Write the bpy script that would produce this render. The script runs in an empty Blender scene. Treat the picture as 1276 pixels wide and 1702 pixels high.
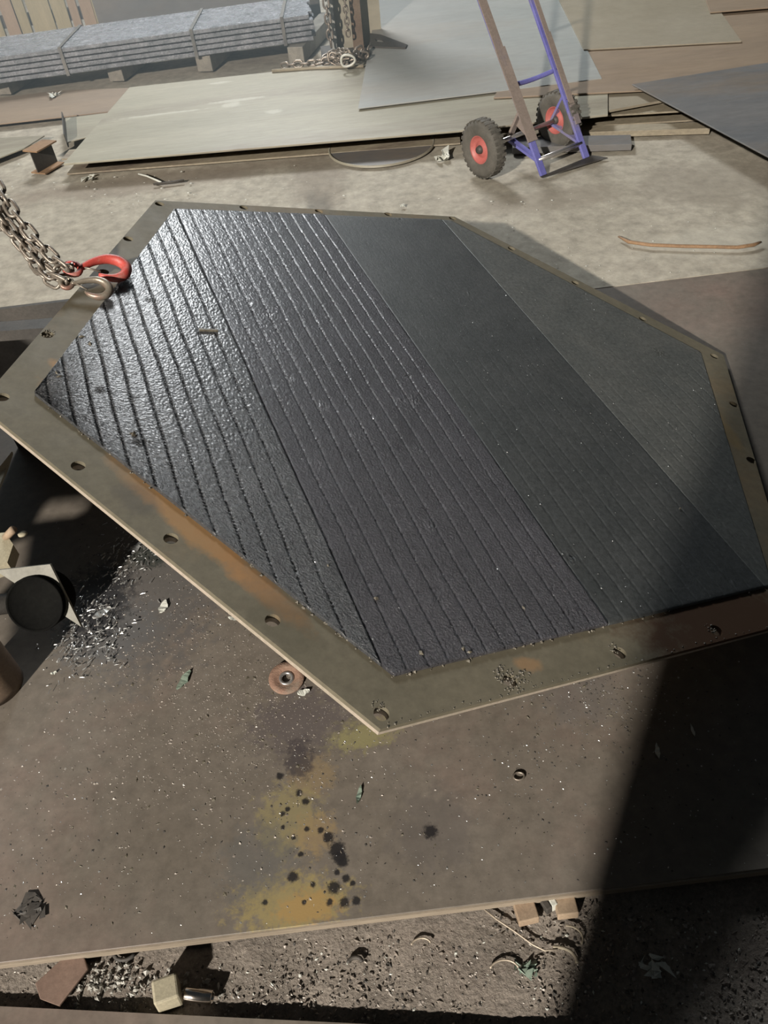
import bpy, bmesh, math, random
import numpy as np
from mathutils import Vector, Matrix
from mathutils.geometry import tessellate_polygon
random.seed(7); RNG = np.random.default_rng(7)
SC = bpy.context.scene; COL = SC.collection
# ------------------------------------------------------------------ camera
W, H, FOC = 1276, 1702, 1288.0
PITCH, ROLL, CH = math.radians(44.6), math.radians(-7.0), 1.5
fw = Vector((0, math.cos(PITCH), -math.sin(PITCH))); r0 = Vector((1, 0, 0)); u0 = r0.cross(fw)
rt = math.cos(ROLL)*r0 + math.sin(ROLL)*u0; up = -math.sin(ROLL)*r0 + math.cos(ROLL)*u0
cam = bpy.data.objects.new('camera', bpy.data.cameras.new('camera')); COL.objects.link(cam)
cam.matrix_world = Matrix(((rt.x, up.x, -fw.x, 0), (rt.y, up.y, -fw.y, 0), (rt.z, up.z, -fw.z, CH), (0, 0, 0, 1)))
cam.data.sensor_fit = 'VERTICAL'; cam.data.sensor_height = 34.6; cam.data.lens = FOC/H*34.6
cam.data.clip_start = 0.02; cam.data.clip_end = 60
SC.camera = cam
# ------------------------------------------------------------------ world, lamps, exposure
world = bpy.data.worlds.new('world'); SC.world = world; world.use_nodes = True
bg = world.node_tree.nodes['Background']; bg.inputs[0].default_value = (0.55, 0.66, 0.75, 1); bg.inputs[1].default_value = 0.035
def lamp(name, kind, loc, aim, power, color, size):
    d = bpy.data.lights.new(name, kind); o = bpy.data.objects.new(name, d); COL.objects.link(o)
    o.location = loc; o.rotation_euler = (Vector(aim)-Vector(loc)).to_track_quat('-Z', 'Y').to_euler()
    d.energy = power; d.color = color
    if kind == 'AREA': d.shape = 'DISK'; d.size = size
    else: d.shadow_soft_size = size
    return o
KEY = Vector((-5.85, -8.35, 6.45))
lamp('work_lamp', 'POINT', KEY, (0, 2, 0), 13500, (1.0, 0.93, 0.84), 0.17)
lamp('hall_lamp', 'AREA', (-0.5, 8.6, 4.6), (-0.4, 2.5, 0.3), 560, (0.88, 0.96, 1.0), 1.5)
SC.view_settings.view_transform = 'Standard'; SC.view_settings.look = 'None'
SC.view_settings.gamma = 1.0; SC.view_settings.use_curve_mapping = False
SC.view_settings.exposure = 0.0
# ------------------------------------------------------------------ helpers
CAMP = Vector((0, 0, CH))
def g(x, y, z=0.0):
    d = (x-638)/FOC*rt - (y-851)/FOC*up + fw
    return CAMP + d*((z-CH)/d.z)
def ray(x, y): return (x-638)/FOC*rt - (y-851)/FOC*up + fw
def V(*a): return Vector(a)
def tag(o, label=None, cat=None, group=None, kind=None):
    if label: o['label'] = label
    if cat: o['category'] = cat
    if group: o['group'] = group
    if kind: o['kind'] = kind
    return o
def empty(name, loc, label=None, cat=None, group=None):
    o = bpy.data.objects.new(name, None); COL.objects.link(o); o.location = loc; o.empty_display_size = .05
    return tag(o, label, cat, group)
def wloc(o):
    v = Vector((0, 0, 0))
    while o: v = v + o.location; o = o.parent
    return v
class MB:
    def __init__(s): s.v = []; s.f = []; s.sm = []
    def add(s, vs, fs, smooth=False):
        n = len(s.v); s.v += [Vector(v) for v in vs]; s.f += [tuple(i+n for i in f) for f in fs]; s.sm += [smooth]*len(fs); return s
    def box(s, c, size, rot=None):
        c = Vector(c); R = rot or Matrix.Identity(3); x, y, z = [q/2 for q in size]
        vs = [c + R @ Vector((a*x, b*y, d*z)) for a in (-1, 1) for b in (-1, 1) for d in (-1, 1)]
        return s.add(vs, [(0, 1, 3, 2), (4, 6, 7, 5), (0, 4, 5, 1), (2, 3, 7, 6), (0, 2, 6, 4), (1, 5, 7, 3)])
    def bar(s, a, b, w, h, upv=(0, 0, 1)):
        a, b = Vector(a), Vector(b); d = (b-a); L = d.length; d.normalize()
        x = d.cross(Vector(upv)).normalized(); z = x.cross(d)
        R = Matrix((x, d, z)).transposed(); return s.box((a+b)/2, (w, L, h), R)
    def prism(s, top, t, n=(0, 0, 1)):
        n = Vector(n).normalized(); k = len(top); top = [Vector(p) for p in top]
        vs = top + [p - n*t for p in top]
        area = sum(((top[i]).cross(top[(i+1) % k])).dot(n) for i in range(k))
        T = [tuple(tr) for tr in tessellate_polygon([top])]
        fs = []
        for a, b, c in T:
            nn = (top[b]-top[a]).cross(top[c]-top[a])
            if nn.dot(n) < 0: a, b, c = a, c, b
            fs.append((a, b, c)); fs.append((a+k, c+k, b+k))
        for i in range(k):
            j = (i+1) % k
            fs.append((i, i+k, j+k, j) if area > 0 else (i, j, j+k, i+k))
        return s.add(vs, fs)
    def tube(s, path, r, n=10, closed=False, flat=1.0, ref=None, caps=True):
        path = [Vector(p) for p in path]; m = len(path); rs = r if hasattr(r, '__len__') else [r]*m
        vs = []; prev = None
        for i, p in enumerate(path):
            if closed: d = path[(i+1) % m] - path[i-1]
            else: d = path[min(i+1, m-1)] - path[max(i-1, 0)]
            d.normalize()
            if ref is not None: a = d.cross(Vector(ref)).normalized()
            elif prev is None: a = d.cross(Vector((0, 0, 1)) if abs(d.z) < .9 else Vector((1, 0, 0))).normalized()
            else: a = (prev - d*prev.dot(d)).normalized()
            prev = a; b = d.cross(a)
            for k in range(n):
                t = 2*math.pi*k/n; vs.append(p + a*(math.cos(t)*rs[i]) + b*(math.sin(t)*rs[i]*flat))
        fs = []
        for i in range(m if closed else m-1):
            for k in range(n):
                j = (i+1) % m; l = (k+1) % n
                fs.append((i*n+k, i*n+l, j*n+l, j*n+k))
        if not closed and caps: fs.append(tuple(range(n))[::-1]); fs.append(tuple((m-1)*n+k for k in range(n)))
        return s.add(vs, fs, True)
    def lathe(s, c, axis, prof, n=32, smooth=True):
        c = Vector(c); ax = Vector(axis).normalized(); a = ax.cross(Vector((0, 0, 1)) if abs(ax.z) < .9 else Vector((1, 0, 0))).normalized(); b = ax.cross(a)
        vs = []; m = len(prof)
        for (r, h) in prof:
            for k in range(n):
                t = 2*math.pi*k/n; vs.append(c + ax*h + a*(r*math.cos(t)) + b*(r*math.sin(t)))
        fs = [(i*n+k, i*n+(k+1) % n, (i+1)*n+(k+1) % n, (i+1)*n+k) for i in range(m-1) for k in range(n)]
        return s.add(vs, fs, smooth)
    def build(s, name, mat, parent=None, bevel=0):
        off = wloc(parent) if parent else Vector((0, 0, 0))
        me = bpy.data.meshes.new(name); me.from_pydata([v-off for v in s.v], [], s.f)
        me.polygons.foreach_set('use_smooth', s.sm); me.materials.append(mat); me.update()
        o = bpy.data.objects.new(name, me); COL.objects.link(o)
        if parent: o.parent = parent
        bm = bmesh.new(); bm.from_mesh(me); bmesh.ops.recalc_face_normals(bm, faces=bm.faces); bm.to_mesh(me); bm.free()
        if bevel:
            b = o.modifiers.new('bevel', 'BEVEL'); b.width = bevel; b.segments = 2; b.limit_method = 'ANGLE'
        return o
# ------------------------------------------------------------------ materials
def mat(name, cols, rough=.6, metal=0.0, scale=6, bump=.15, bscale=60, fine=0.25, spec=.5, stretch=(1, 1, 1), stains=(), dist=.004, rvar=.15, thr=(.3, .7)):
    """cols: 2-3 colours mixed by two noises; stains: list of (centre, rx, ry, angle, colour, strength, breakup, scale)."""
    m = bpy.data.materials.new(name); m.use_nodes = True; nt = m.node_tree; N = nt.nodes; L = nt.links
    bs = N['Principled BSDF']; tc = N.new('ShaderNodeTexCoord')
    geo = N.new('ShaderNodeNewGeometry')
    mp = N.new('ShaderNodeMapping'); L.new(tc.outputs['Object'], mp.inputs[0]); mp.inputs['Scale'].default_value = stretch
    def noise(sc, det=6, ro=.6, vec=None):
        n = N.new('ShaderNodeTexNoise'); n.inputs['Scale'].default_value = sc; n.inputs['Detail'].default_value = det; n.inputs['Roughness'].default_value = ro
        L.new(vec or mp.outputs[0], n.inputs['Vector']); return n.outputs['Fac']
    def ramp(fac, a, b):
        r = N.new('ShaderNodeMapRange'); L.new(fac, r.inputs[0]); r.inputs[1].default_value = a; r.inputs[2].default_value = b; return r.outputs[0]
    def mix(fac, a, b):
        x = N.new('ShaderNodeMix'); x.data_type = 'RGBA'
        if isinstance(fac, float): x.inputs[0].default_value = fac
        else: L.new(fac, x.inputs[0])
        for s_, q in ((6, a), (7, b)):
            if isinstance(q, tuple): x.inputs[s_].default_value = (*q, 1)
            else: L.new(q, x.inputs[s_])
        return x.outputs[2]
    def math_(op, a, b):
        x = N.new('ShaderNodeMath'); x.operation = op
        for i, q in enumerate((a, b)):
            if isinstance(q, (int, float)): x.inputs[i].default_value = q
            else: L.new(q, x.inputs[i])
        return x.outputs[0]
    c = mix(ramp(noise(scale), *thr), cols[0], cols[1])
    if len(cols) > 2: c = mix(ramp(noise(scale*.45, 8, .7), .5, .68), c, cols[2])
    f = ramp(noise(scale*14, 4, .7), .25, .75)
    fm = math_('ADD', math_('MULTIPLY', f, fine*2), 1-fine)
    mul = N.new('ShaderNodeVectorMath'); mul.operation = 'SCALE'; L.new(c, mul.inputs[0]); L.new(fm, mul.inputs['Scale']); c = mul.outputs[0]
    rough_mod = None
    for (ce, rx, ry, ang, colr, st, brk, nsc) in stains:
        m2 = N.new('ShaderNodeMapping'); m2.vector_type = 'TEXTURE'; L.new(geo.outputs['Position'], m2.inputs[0])
        m2.inputs['Location'].default_value = tuple(ce); m2.inputs['Rotation'].default_value = (0, 0, ang); m2.inputs['Scale'].default_value = (rx, ry, 1)
        ln = N.new('ShaderNodeVectorMath'); ln.operation = 'LENGTH'
        fl = N.new('ShaderNodeVectorMath'); fl.operation = 'MULTIPLY'; fl.inputs[1].default_value = (1, 1, 0); L.new(m2.outputs[0], fl.inputs[0]); L.new(fl.outputs[0], ln.inputs[0])
        nn = noise(nsc, 6, .7, geo.outputs['Position'])
        d = math_('ADD', ln.outputs['Value'], math_('MULTIPLY', math_('SUBTRACT', nn, .5), brk))
        k = N.new('ShaderNodeMapRange'); L.new(d, k.inputs[0]); k.inputs[1].default_value = 1.0; k.inputs[2].default_value = .55; k.inputs[3].default_value = 0; k.inputs[4].default_value = st
        c = mix(k.outputs[0], c, colr)
    L.new(c, bs.inputs['Base Color'])
    rv = math_('ADD', math_('MULTIPLY', noise(scale*2.2, 5), rvar*2), rough-rvar)
    L.new(rv, bs.inputs['Roughness'])
    bs.inputs['Metallic'].default_value = metal; bs.inputs['Specular IOR Level'].default_value = spec
    if bump:
        b = N.new('ShaderNodeBump'); b.inputs['Strength'].default_value = bump; b.inputs['Distance'].default_value = dist
        L.new(noise(bscale, 6, .65), b.inputs['Height']); L.new(b.outputs[0], bs.inputs['Normal'])
    return m
def A2(x, y, z=0): return tuple(g(x, y, z))
yel = (.27, .215, .08); org = (.31, .19, .065); oil = (.012, .011, .012)
def sp(px, py, r, c=oil, st=.95, brk=.5, n=60, ry=None, ang=0): return (A2(px, py), r, ry or r, ang, c, st, brk, n)
base_stains = [
    sp(600, 1222, .085, (.22, .20, .09), .75, 2.2, 52, .045), sp(520, 1290, .055, (.21, .155, .085), .65, 2.1, 48),
    sp(480, 1360, .075, (.22, .185, .09), .7, 2.5, 60, .085), sp(525, 1385, .05, (.23, .165, .085), .65, 2.3, 60),
    sp(485, 1502, .125, (.25, .20, .085), .8, 2.5, 52, .062), sp(510, 1508, .07, org, .6, 2.4, 60, .035),
    sp(430, 1430, .09, (.09, .09, .085), .5, 2.1, 32), sp(500, 1195, .13, (.085, .072, .072), .7, 2.4, 44, .10),
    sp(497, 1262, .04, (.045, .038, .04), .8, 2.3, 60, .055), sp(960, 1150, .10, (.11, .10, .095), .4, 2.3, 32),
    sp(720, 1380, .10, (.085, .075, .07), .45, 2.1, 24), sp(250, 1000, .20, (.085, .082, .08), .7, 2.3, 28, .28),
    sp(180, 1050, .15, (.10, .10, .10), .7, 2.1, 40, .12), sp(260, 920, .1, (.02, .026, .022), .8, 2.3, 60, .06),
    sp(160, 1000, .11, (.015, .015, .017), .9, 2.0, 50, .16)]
for (x, y, r) in [(545, 1392, .012), (560, 1412, .017), (565, 1425, .015), (570, 1432, .012), (555, 1475, .013), (487, 1457, .011), (510, 1378, .006), (497, 1318, .008), (508, 1332, .008),
                  (465, 1290, .009), (470, 1352, .006), (575, 1460, .008), (592, 1497, .009), (572, 1500, .01), (478, 1345, .006), (533, 1380, .007), (520, 1470, .006), (505, 1500, .005), (548, 1500, .007), (500, 1420, .006),
                  (715, 1382, .015), (488, 1392, .005), (470, 1375, .005), (560, 1450, .006), (586, 1468, .006), (440, 1500, .006)]:
    base_stains.append(sp(x, y, r*1.15, oil, .95, 1.5, 130))
M = {}
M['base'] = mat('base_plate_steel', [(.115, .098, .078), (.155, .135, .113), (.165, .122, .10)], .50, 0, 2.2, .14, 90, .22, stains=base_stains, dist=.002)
M['cut'] = mat('flame_cut_edge', [(.19, .155, .115), (.30, .25, .19)], .6, 0, 7, .3, 80, .2, stretch=(.2, 1, 2))
M['concrete'] = mat('concrete_floor', [(.27, .245, .195), (.37, .34, .28), (.24, .21, .17)], .75, 0, 1.3, .35, 70, .3, spec=.25, dist=.003, stains=[sp(530, 300, .16, (.17, .14, .11), .5, 1.6, 9, .5), sp(250, 300, .9, (.20, .165, .13), .6, 1.4, 6, .16), sp(900, 330, .5, (.22, .19, .15), .5, 1.6, 6, .12), sp(1180, 300, .4, (.20, .175, .14), .5, 1.6, 6, .3), sp(1180, 400, .35, (.42, .40, .34), .35, 1.5, 9, .15)])
M['dirt'] = mat('trench_dirt', [(.13, .11, .09), (.24, .205, .17), (.17, .14, .115)], .8, 0, 9, .6, 120, .4, dist=.008)
M['chips'] = mat('metal_chips', [(.16, .13, .11), (.34, .31, .27)], .45, .2, 40, 0, 10, .3)
M['bright'] = mat('bright_shavings', [(.35, .35, .34), (.6, .6, .58)], .3, .7, 40, 0, 10, .2)
M['crud'] = mat('dark_crud', [(.03, .028, .025), (.07, .06, .05)], .7, 0, 40, 0, 10, .3)
M['plate'] = mat('mill_plate', [(.25, .235, .18), (.31, .29, .225), (.20, .175, .135)], .5, 0, 1.9, .1, 60, .15, stretch=(.35, 2.2, 1), stains=[sp(x_, y_, r_, (.46, .45, .38), .55, 1.8, 22, r2_) for x_, y_, r_, r2_ in ((530, 142, .16, .05), (400, 195, .2, .03), (270, 219, .3, .02), (370, 165, .08, .03), (390, 203, .07, .05), (300, 155, .22, .10), (460, 215, .06, .04), (600, 120, .2, .12))])
M['plate_grey'] = mat('grey_plate', [(.24, .25, .24), (.29, .29, .27), (.27, .24, .20)], .5, 0, 1.2, .08, 60, .1, stretch=(.5, 1.5, 1))
M['plate_tan'] = mat('tan_plate', [(.21, .18, .13), (.24, .21, .16)], .55, 0, 1.5, .08, 60, .1)
M['plate_brown'] = mat('brown_plate', [(.19, .145, .105), (.24, .18, .125)], .55, 0, 1.5, .08, 60, .12, stretch=(.4, 1.5, 1))
M['plate_blue'] = mat('blue_grey_plate', [(.10, .105, .11), (.145, .14, .135), (.15, .125, .10)], .5, 0, 2, .08, 60, .12, stretch=(.5, 1.5, 1))
M['edge'] = mat('weathered_channel', [(.20, .17, .12), (.30, .26, .19), (.10, .07, .06)], .6, 0, 6, .2, 60, .25, stretch=(.4, 1, 1))
M['dark'] = mat('dark_steel', [(.035, .033, .03), (.06, .053, .045)], .6, 0, 9, .15, 60, .25)
M['gusset'] = mat('olive_gusset', [(.13, .125, .10), (.17, .16, .125)], .6, 0, 9, .1, 60, .2)
M['black'] = mat('shade_black', [(.004, .004, .004), (.008, .008, .007)], .95, 0, 9, .1, 60, .2, spec=.05)  # near-black puts the shade inside the pipe mouth into its colour
M['rust'] = mat('rusty_steel', [(.20, .12, .065), (.28, .17, .09), (.11, .07, .045)], .7, 0, 9, .3, 60, .25)
M['pipe'] = mat('greasy_pipe', [(.11, .07, .045), (.17, .125, .085), (.05, .035, .028)], .5, 0, 9, .25, 40, .25)
M['bundle'] = mat('oily_flat_bars', [(.17, .185, .20), (.36, .37, .40)], .27, .6, 16, 1.0, 420, .2, dist=.004)
M['strap'] = mat('strap_steel', [(.10, .10, .10), (.2, .19, .17)], .45, .4, 20, 0)
M['timber'] = mat('square_timber', [(.13, .12, .10), (.26, .24, .20)], .5, 0, 12, .4, 40, .3)
M['wood_a'] = mat('pale_board', [(.27, .24, .15), (.36, .32, .21)], .8, 0, 5, .2, 50, .15, stretch=(3, 3, .4))
M['wood_b'] = mat('pinkish_board', [(.27, .20, .14), (.33, .25, .18)], .8, 0, 5, .2, 50, .15, stretch=(3, 3, .4))
M['chain'] = mat('chain_steel', [(.20, .17, .14), (.33, .29, .24), (.09, .065, .05)], .42, .6, 25, .2, 90, .25)
M['red'] = mat('red_paint', [(.52, .075, .055), (.42, .06, .05), (.35, .24, .20)], .5, 0, 22, .2, 80, .2)
M['hook'] = mat('bare_hook', [(.28, .25, .20), (.20, .16, .12), (.32, .12, .09)], .4, .45, 22, .2, 80, .2)
M['rubber'] = mat('tyre_rubber', [(.065, .062, .052), (.11, .10, .085)], .8, 0, 20, .2, 60, .2)
M['hub'] = mat('wheel_red', [(.42, .11, .095), (.34, .10, .085)], .5, 0, 12, .1, 60, .15)
M['blue'] = mat('truck_blue', [(.11, .11, .33), (.17, .17, .42), (.22, .19, .17)], .42, 0, 9, .1, 60, .15)
M['worn'] = mat('truck_worn_face', [(.20, .165, .14), (.25, .205, .18), (.17, .15, .17)], .6, 0, 9, .15, 60, .2)
M['axle'] = mat('bright_steel', [(.45, .43, .42), (.55, .53, .5)], .3, .8, 12, .05, 60, .15)
M['chrome'] = mat('shiny_pipe_steel', [(.6, .52, .44), (.7, .65, .6)], .18, 1, 12, 0)
M['disc'] = mat('abrasive_disc', [(.20, .115, .08), (.26, .165, .115), (.17, .14, .11)], .8, 0, 30, .6, 160, .3, dist=.003)
M['block'] = mat('sawn_block', [(.30, .27, .19), (.38, .34, .24)], .7, 0, 18, .2, 60, .2)
M['scrap'] = mat('brown_scrap', [(.13, .085, .065), (.18, .12, .09)], .6, 0, 10, .15, 60, .2)
M['tan'] = mat('tan_offcut', [(.27, .19, .13), (.33, .25, .17)], .7, 0, 16, .2, 60, .2)
M['foil'] = mat('pale_scrap', [(.42, .43, .38), (.6, .6, .54)], .5, 0, 30, .3, 60, .2)
M['litter'] = mat('grey_litter', [(.22, .21, .19), (.38, .37, .33)], .5, 0, 30, .3, 60, .2)
M['green'] = mat('green_flake', [(.13, .18, .14), (.24, .28, .22)], .6, 0, 30, .3, 60, .2)
M['yellow'] = mat('yellow_tag', [(.6, .6, .2), (.55, .56, .2)], .6, 0, 20, 0)
M['column'] = mat('column_grey', [(.24, .24, .22), (.33, .33, .30)], .6, 0, 6, .1, 60, .15)
M['slag'] = mat('weld_slag', [(.05, .042, .03), (.17, .15, .11)], .5, .1, 90, .5, 120, .3)
M['wire'] = mat('wire_steel', [(.3, .25, .19), (.42, .36, .28)], .45, .3, 20, 0)
# ------------------------------------------------------------------ floor and sheets on it
BY0, BY1 = .489, 2.553
def ground(name, x0, x1, y0, y1, z, m, step, amp):
    nx, ny = int((x1-x0)/step)+1, int((y1-y0)/step)+1
    X, Y = np.meshgrid(np.linspace(x0, x1, nx), np.linspace(y0, y1, ny), indexing='ij')
    Z = z + np.zeros_like(X)
    if amp:
        for k in range(5):
            fx, fy = RNG.uniform(-1, 1, 2)*(6*2**k); ph = RNG.uniform(0, 6)
            Z += amp/(1.5**k)*np.sin(X*fx+Y*fy+ph)*np.sin(X*fy*1.3-Y*fx+ph*2)
        Z += RNG.normal(0, amp*.25, X.shape)
    vs = np.stack([X, Y, Z], -1).reshape(-1, 3)
    I, J = np.meshgrid(np.arange(nx-1), np.arange(ny-1), indexing='ij'); a = (I*ny+J).ravel()
    F = np.stack([a, a+ny, a+ny+1, a+1], -1)
    me = bpy.data.meshes.new(name); me.from_pydata(vs.tolist(), [], F.tolist()); me.materials.append(m)
    me.polygons.foreach_set('use_smooth', [True]*len(F))
    o = bpy.data.objects.new(name, me); COL.objects.link(o); return o
fl = MB(); fl.box((0, 8.8, -.06), (16, 12.45, .10)); o = fl.build('floor', M['concrete']); tag(o, kind='structure', label='worn concrete workshop floor behind the steel sheets')
o = ground('floor', -2.2, 2.2, -.35, .62, -.040, M['dirt'], .006, .0028); tag(o, kind='structure', label='dirt and grit filling the gap in front of the brown sheet')
fl = MB(); fl.box((0, 1.5, -.16), (16, 8, .10)); o = fl.build('floor', M['dirt']); tag(o, kind='structure', label='dark sub floor below the steel sheets')
b = MB(); b.prism([(-3.2, BY0, 0), (3.2, BY0, 0), (3.2, BY1, 0), (-3.2, BY1, 0)], .024)
tag(b.build('steel_sheet', M['base'], bevel=.003), 'large brown stained steel sheet lying beneath the hexagonal plate', 'steel sheet')
BS = bpy.data.objects['steel_sheet']
for (x0_, x1_) in ((-3.2, 3.2),):
    b = MB(); b.box(((x0_+x1_)/2, BY0-.0015, -.0125), (x1_-x0_, .003, .019)); b.build('cut_edge', M['cut'], BS)
p1, p2 = g(0, 1672, -.022), g(640, 1703, -.022)
d = (p2-p1).normalized(); n = V(d.y, -d.x, 0)
b = MB(); b.prism([p1-d*2, p1+d*3.5, p1+d*3.5+n*.9, p1-d*2+n*.9], .016)
tag(b.build('steel_sheet', M['base'], bevel=.002), 'grey brown sheet edge along the bottom left corner of the picture', 'steel sheet')
def sheet(name, pts, z, t, m, label, cat='steel sheet', world=False, bev=.0015):
    P = [Vector((p[0], p[1], z)) for p in pts] if world else [g(p[0], p[1], z) for p in pts]
    b = MB(); b.prism(P, t); return tag(b.build(name, m, bevel=bev), label, cat)
# ------------------------------------------------------------------ hexagonal lined plate
ZE = .39
n_ = ray(-165, -656).cross(ray(3390, 484)).normalized()
if n_.z < 0: n_ = -n_
E0 = g(632, 1212, ZE)
def hp(x, y, off=0.0):
    d = ray(x, y); return CAMP + d*((E0 + n_*off - CAMP).dot(n_)/d.dot(n_))
ey = ray(-165, -656); ey = (ey - n_*ey.dot(n_)).normalized(); ex = ey.cross(n_).normalized()
def loc(P): q = P-E0; return (q.dot(ex), q.dot(ey))
def glo(u, v, w=0): return E0 + ex*u + ey*v + n_*w
outer = [loc(hp(*p)) for p in [(258, 333), (755, 360), (1202, 590), (1334, 1030), (632, 1212), (-36, 671)]]
inner = [loc(hp(*p)) for p in [(290, 350), (748, 367), (1163, 587), (1283, 975), (654, 1125), (57, 657)]]
HEX = empty('hexagonal_plate', glo(*[sum(p[i] for p in outer)/6 for i in (0, 1)]), 'big tilted hexagonal steel plate with a black weld-striped lining inside a drilled rim', 'steel plate')
holes = [(265, 339), (213, 397), (172, 452), (79, 556), (4, 660), (130, 774), (284, 895), (453, 1031), (634, 1186), (848, 1131), (1030, 1085), (1190, 1048), (405, 345), (530, 351), (645, 356), (752, 363),
         (850, 413), (956, 470), (1068, 530), (1187, 592), (1219, 672), (1248, 765), (1290, 900), (1300, 1024)]
holes = [loc(hp(*p)) for p in holes]
def shrink(poly, d):
    cx = sum(p[0] for p in poly)/6; cy = sum(p[1] for p in poly)/6
    return [(cx+(x-cx)*(1-d), cy+(y-cy)*(1-d)) for x, y in poly]
def holed(name, loops, top, t, m, parent):
    bm = bmesh.new(); L2 = []
    for lp in loops:
        vs = [bm.verts.new((u, v, 0)) for u, v in lp]; L2.append(vs)
        for i in range(len(vs)): bm.edges.new((vs[i], vs[(i+1) % len(vs)]))
    bmesh.ops.triangle_fill(bm, edges=bm.edges[:], use_beauty=True, use_dissolve=False)
    bm.verts.index_update(); N = len(bm.verts)
    co = [v.co.copy() for v in bm.verts]; fs = []
    for f in bm.faces:
        ids = [v.index for v in f.verts]
        if f.normal.z < 0: ids = ids[::-1]
        fs.append(tuple(ids)); fs.append(tuple(i+N for i in ids[::-1]))
    for vs in L2:
        k = len(vs)
        for i in range(k): a, c = vs[i].index, vs[(i+1) % k].index; fs.append((a, c, c+N, a+N))
    bm.free(); b = MB()
    b.add([glo(c.x, c.y, top) for c in co]+[glo(c.x, c.y, top-t) for c in co], fs)
    return b.build(name, m, parent)
def circ(c, r, n=20): return [(c[0]+r*math.cos(2*math.pi*i/n), c[1]+r*math.sin(2*math.pi*i/n)) for i in range(n)]
frame_st_shade = []
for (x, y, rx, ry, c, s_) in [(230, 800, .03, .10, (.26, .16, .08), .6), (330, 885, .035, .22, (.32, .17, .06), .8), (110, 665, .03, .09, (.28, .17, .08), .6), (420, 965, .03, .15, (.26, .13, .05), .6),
                              (230, 830, .04, .06, (.06, .055, .05), .5), (470, 1040, .05, .09, (.06, .055, .035), .45), (1230, 1040, .30, .16, (.060, .028, .014), 1.2), (880, 1105, .03, .02, (.32, .18, .08), .6), (100, 610, .02, .04, (.35, .18, .06), .6), (1210, 720, .03, .10, (.22, .14, .05), .5)]:  # broad dark patch at lower right: rust tone deepened to stand in for shadow
    P = hp(x, y); frame_st_shade.append((tuple(P), rx, ry, .74 if x < 500 else 0, c, s_*.75, 1.5, 16))
M['frame'] = mat('rim_steel', [(.105, .094, .066), (.138, .121, .086), (.16, .118, .068)], .68, .0, 3.5, .1, 70, .16, spec=.22, stains=frame_st_shade, dist=.002)
M['layer'] = mat('rim_lower_layer', [(.27, .235, .18), (.36, .30, .245)], .6, 0, 8, .15, 70, .2)
ring_in = shrink(inner, .03)
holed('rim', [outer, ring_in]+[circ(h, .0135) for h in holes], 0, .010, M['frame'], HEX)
holed('backing_plate', [shrink(outer, .002)]+[circ(h, .0135) for h in holes], -.0110, .011, M['layer'], HEX)
# lining: four welded-overlay plates side by side; the grooves between weld beads are real relief
seamU = [sum(loc(hp(*p))[0] for p in s)/len(s) for s in ([(293, 355), (350, 487), (451, 700)], [(543, 364), (657, 531), (799, 749), (993, 1008)], [(759, 401), (858, 519), (948, 595), (1106, 776), (1255, 976)])]
def vrange(u):
    r = []
    for i in range(6):
        (a, b_), (c, d_) = inner[i], inner[(i+1) % 6]
        if (a-u)*(c-u) <= 0 and a != c: r.append(b_+(d_-b_)*(u-a)/(c-a))
    return (min(r), max(r)) if len(r) >= 2 else (0, 0)
umin, umax = min(p[0] for p in inner)+.0006, max(p[0] for p in inner)-.0006
bounds = [umin]+seamU+[umax]
def liner_mat(name, c1, c2, rough, bump):
    return mat(name, [c1, c2], rough, .25, 7, bump, 230, .4, spec=.6, dist=.006, rvar=.1)
LM = [liner_mat('lining_wet', (.045, .047, .050), (.075, .077, .080), .26, 1.0), liner_mat('lining_black', (.036, .035, .040), (.056, .054, .062), .30, 1.0),
      liner_mat('lining_plain', (.046, .050, .050), (.062, .065, .064), .5, .22), liner_mat('lining_dusty', (.075, .080, .076), (.10, .102, .094), .56, .15)]
for m_, cw in ((LM[0], .5), (LM[1], .42)):
    q_ = m_.node_tree.nodes['Principled BSDF']; q_.inputs['Coat Weight'].default_value = cw; q_.inputs['Coat Roughness'].default_value = .28
AMP = [.0022, .0018, .0006, .0006]
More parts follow.
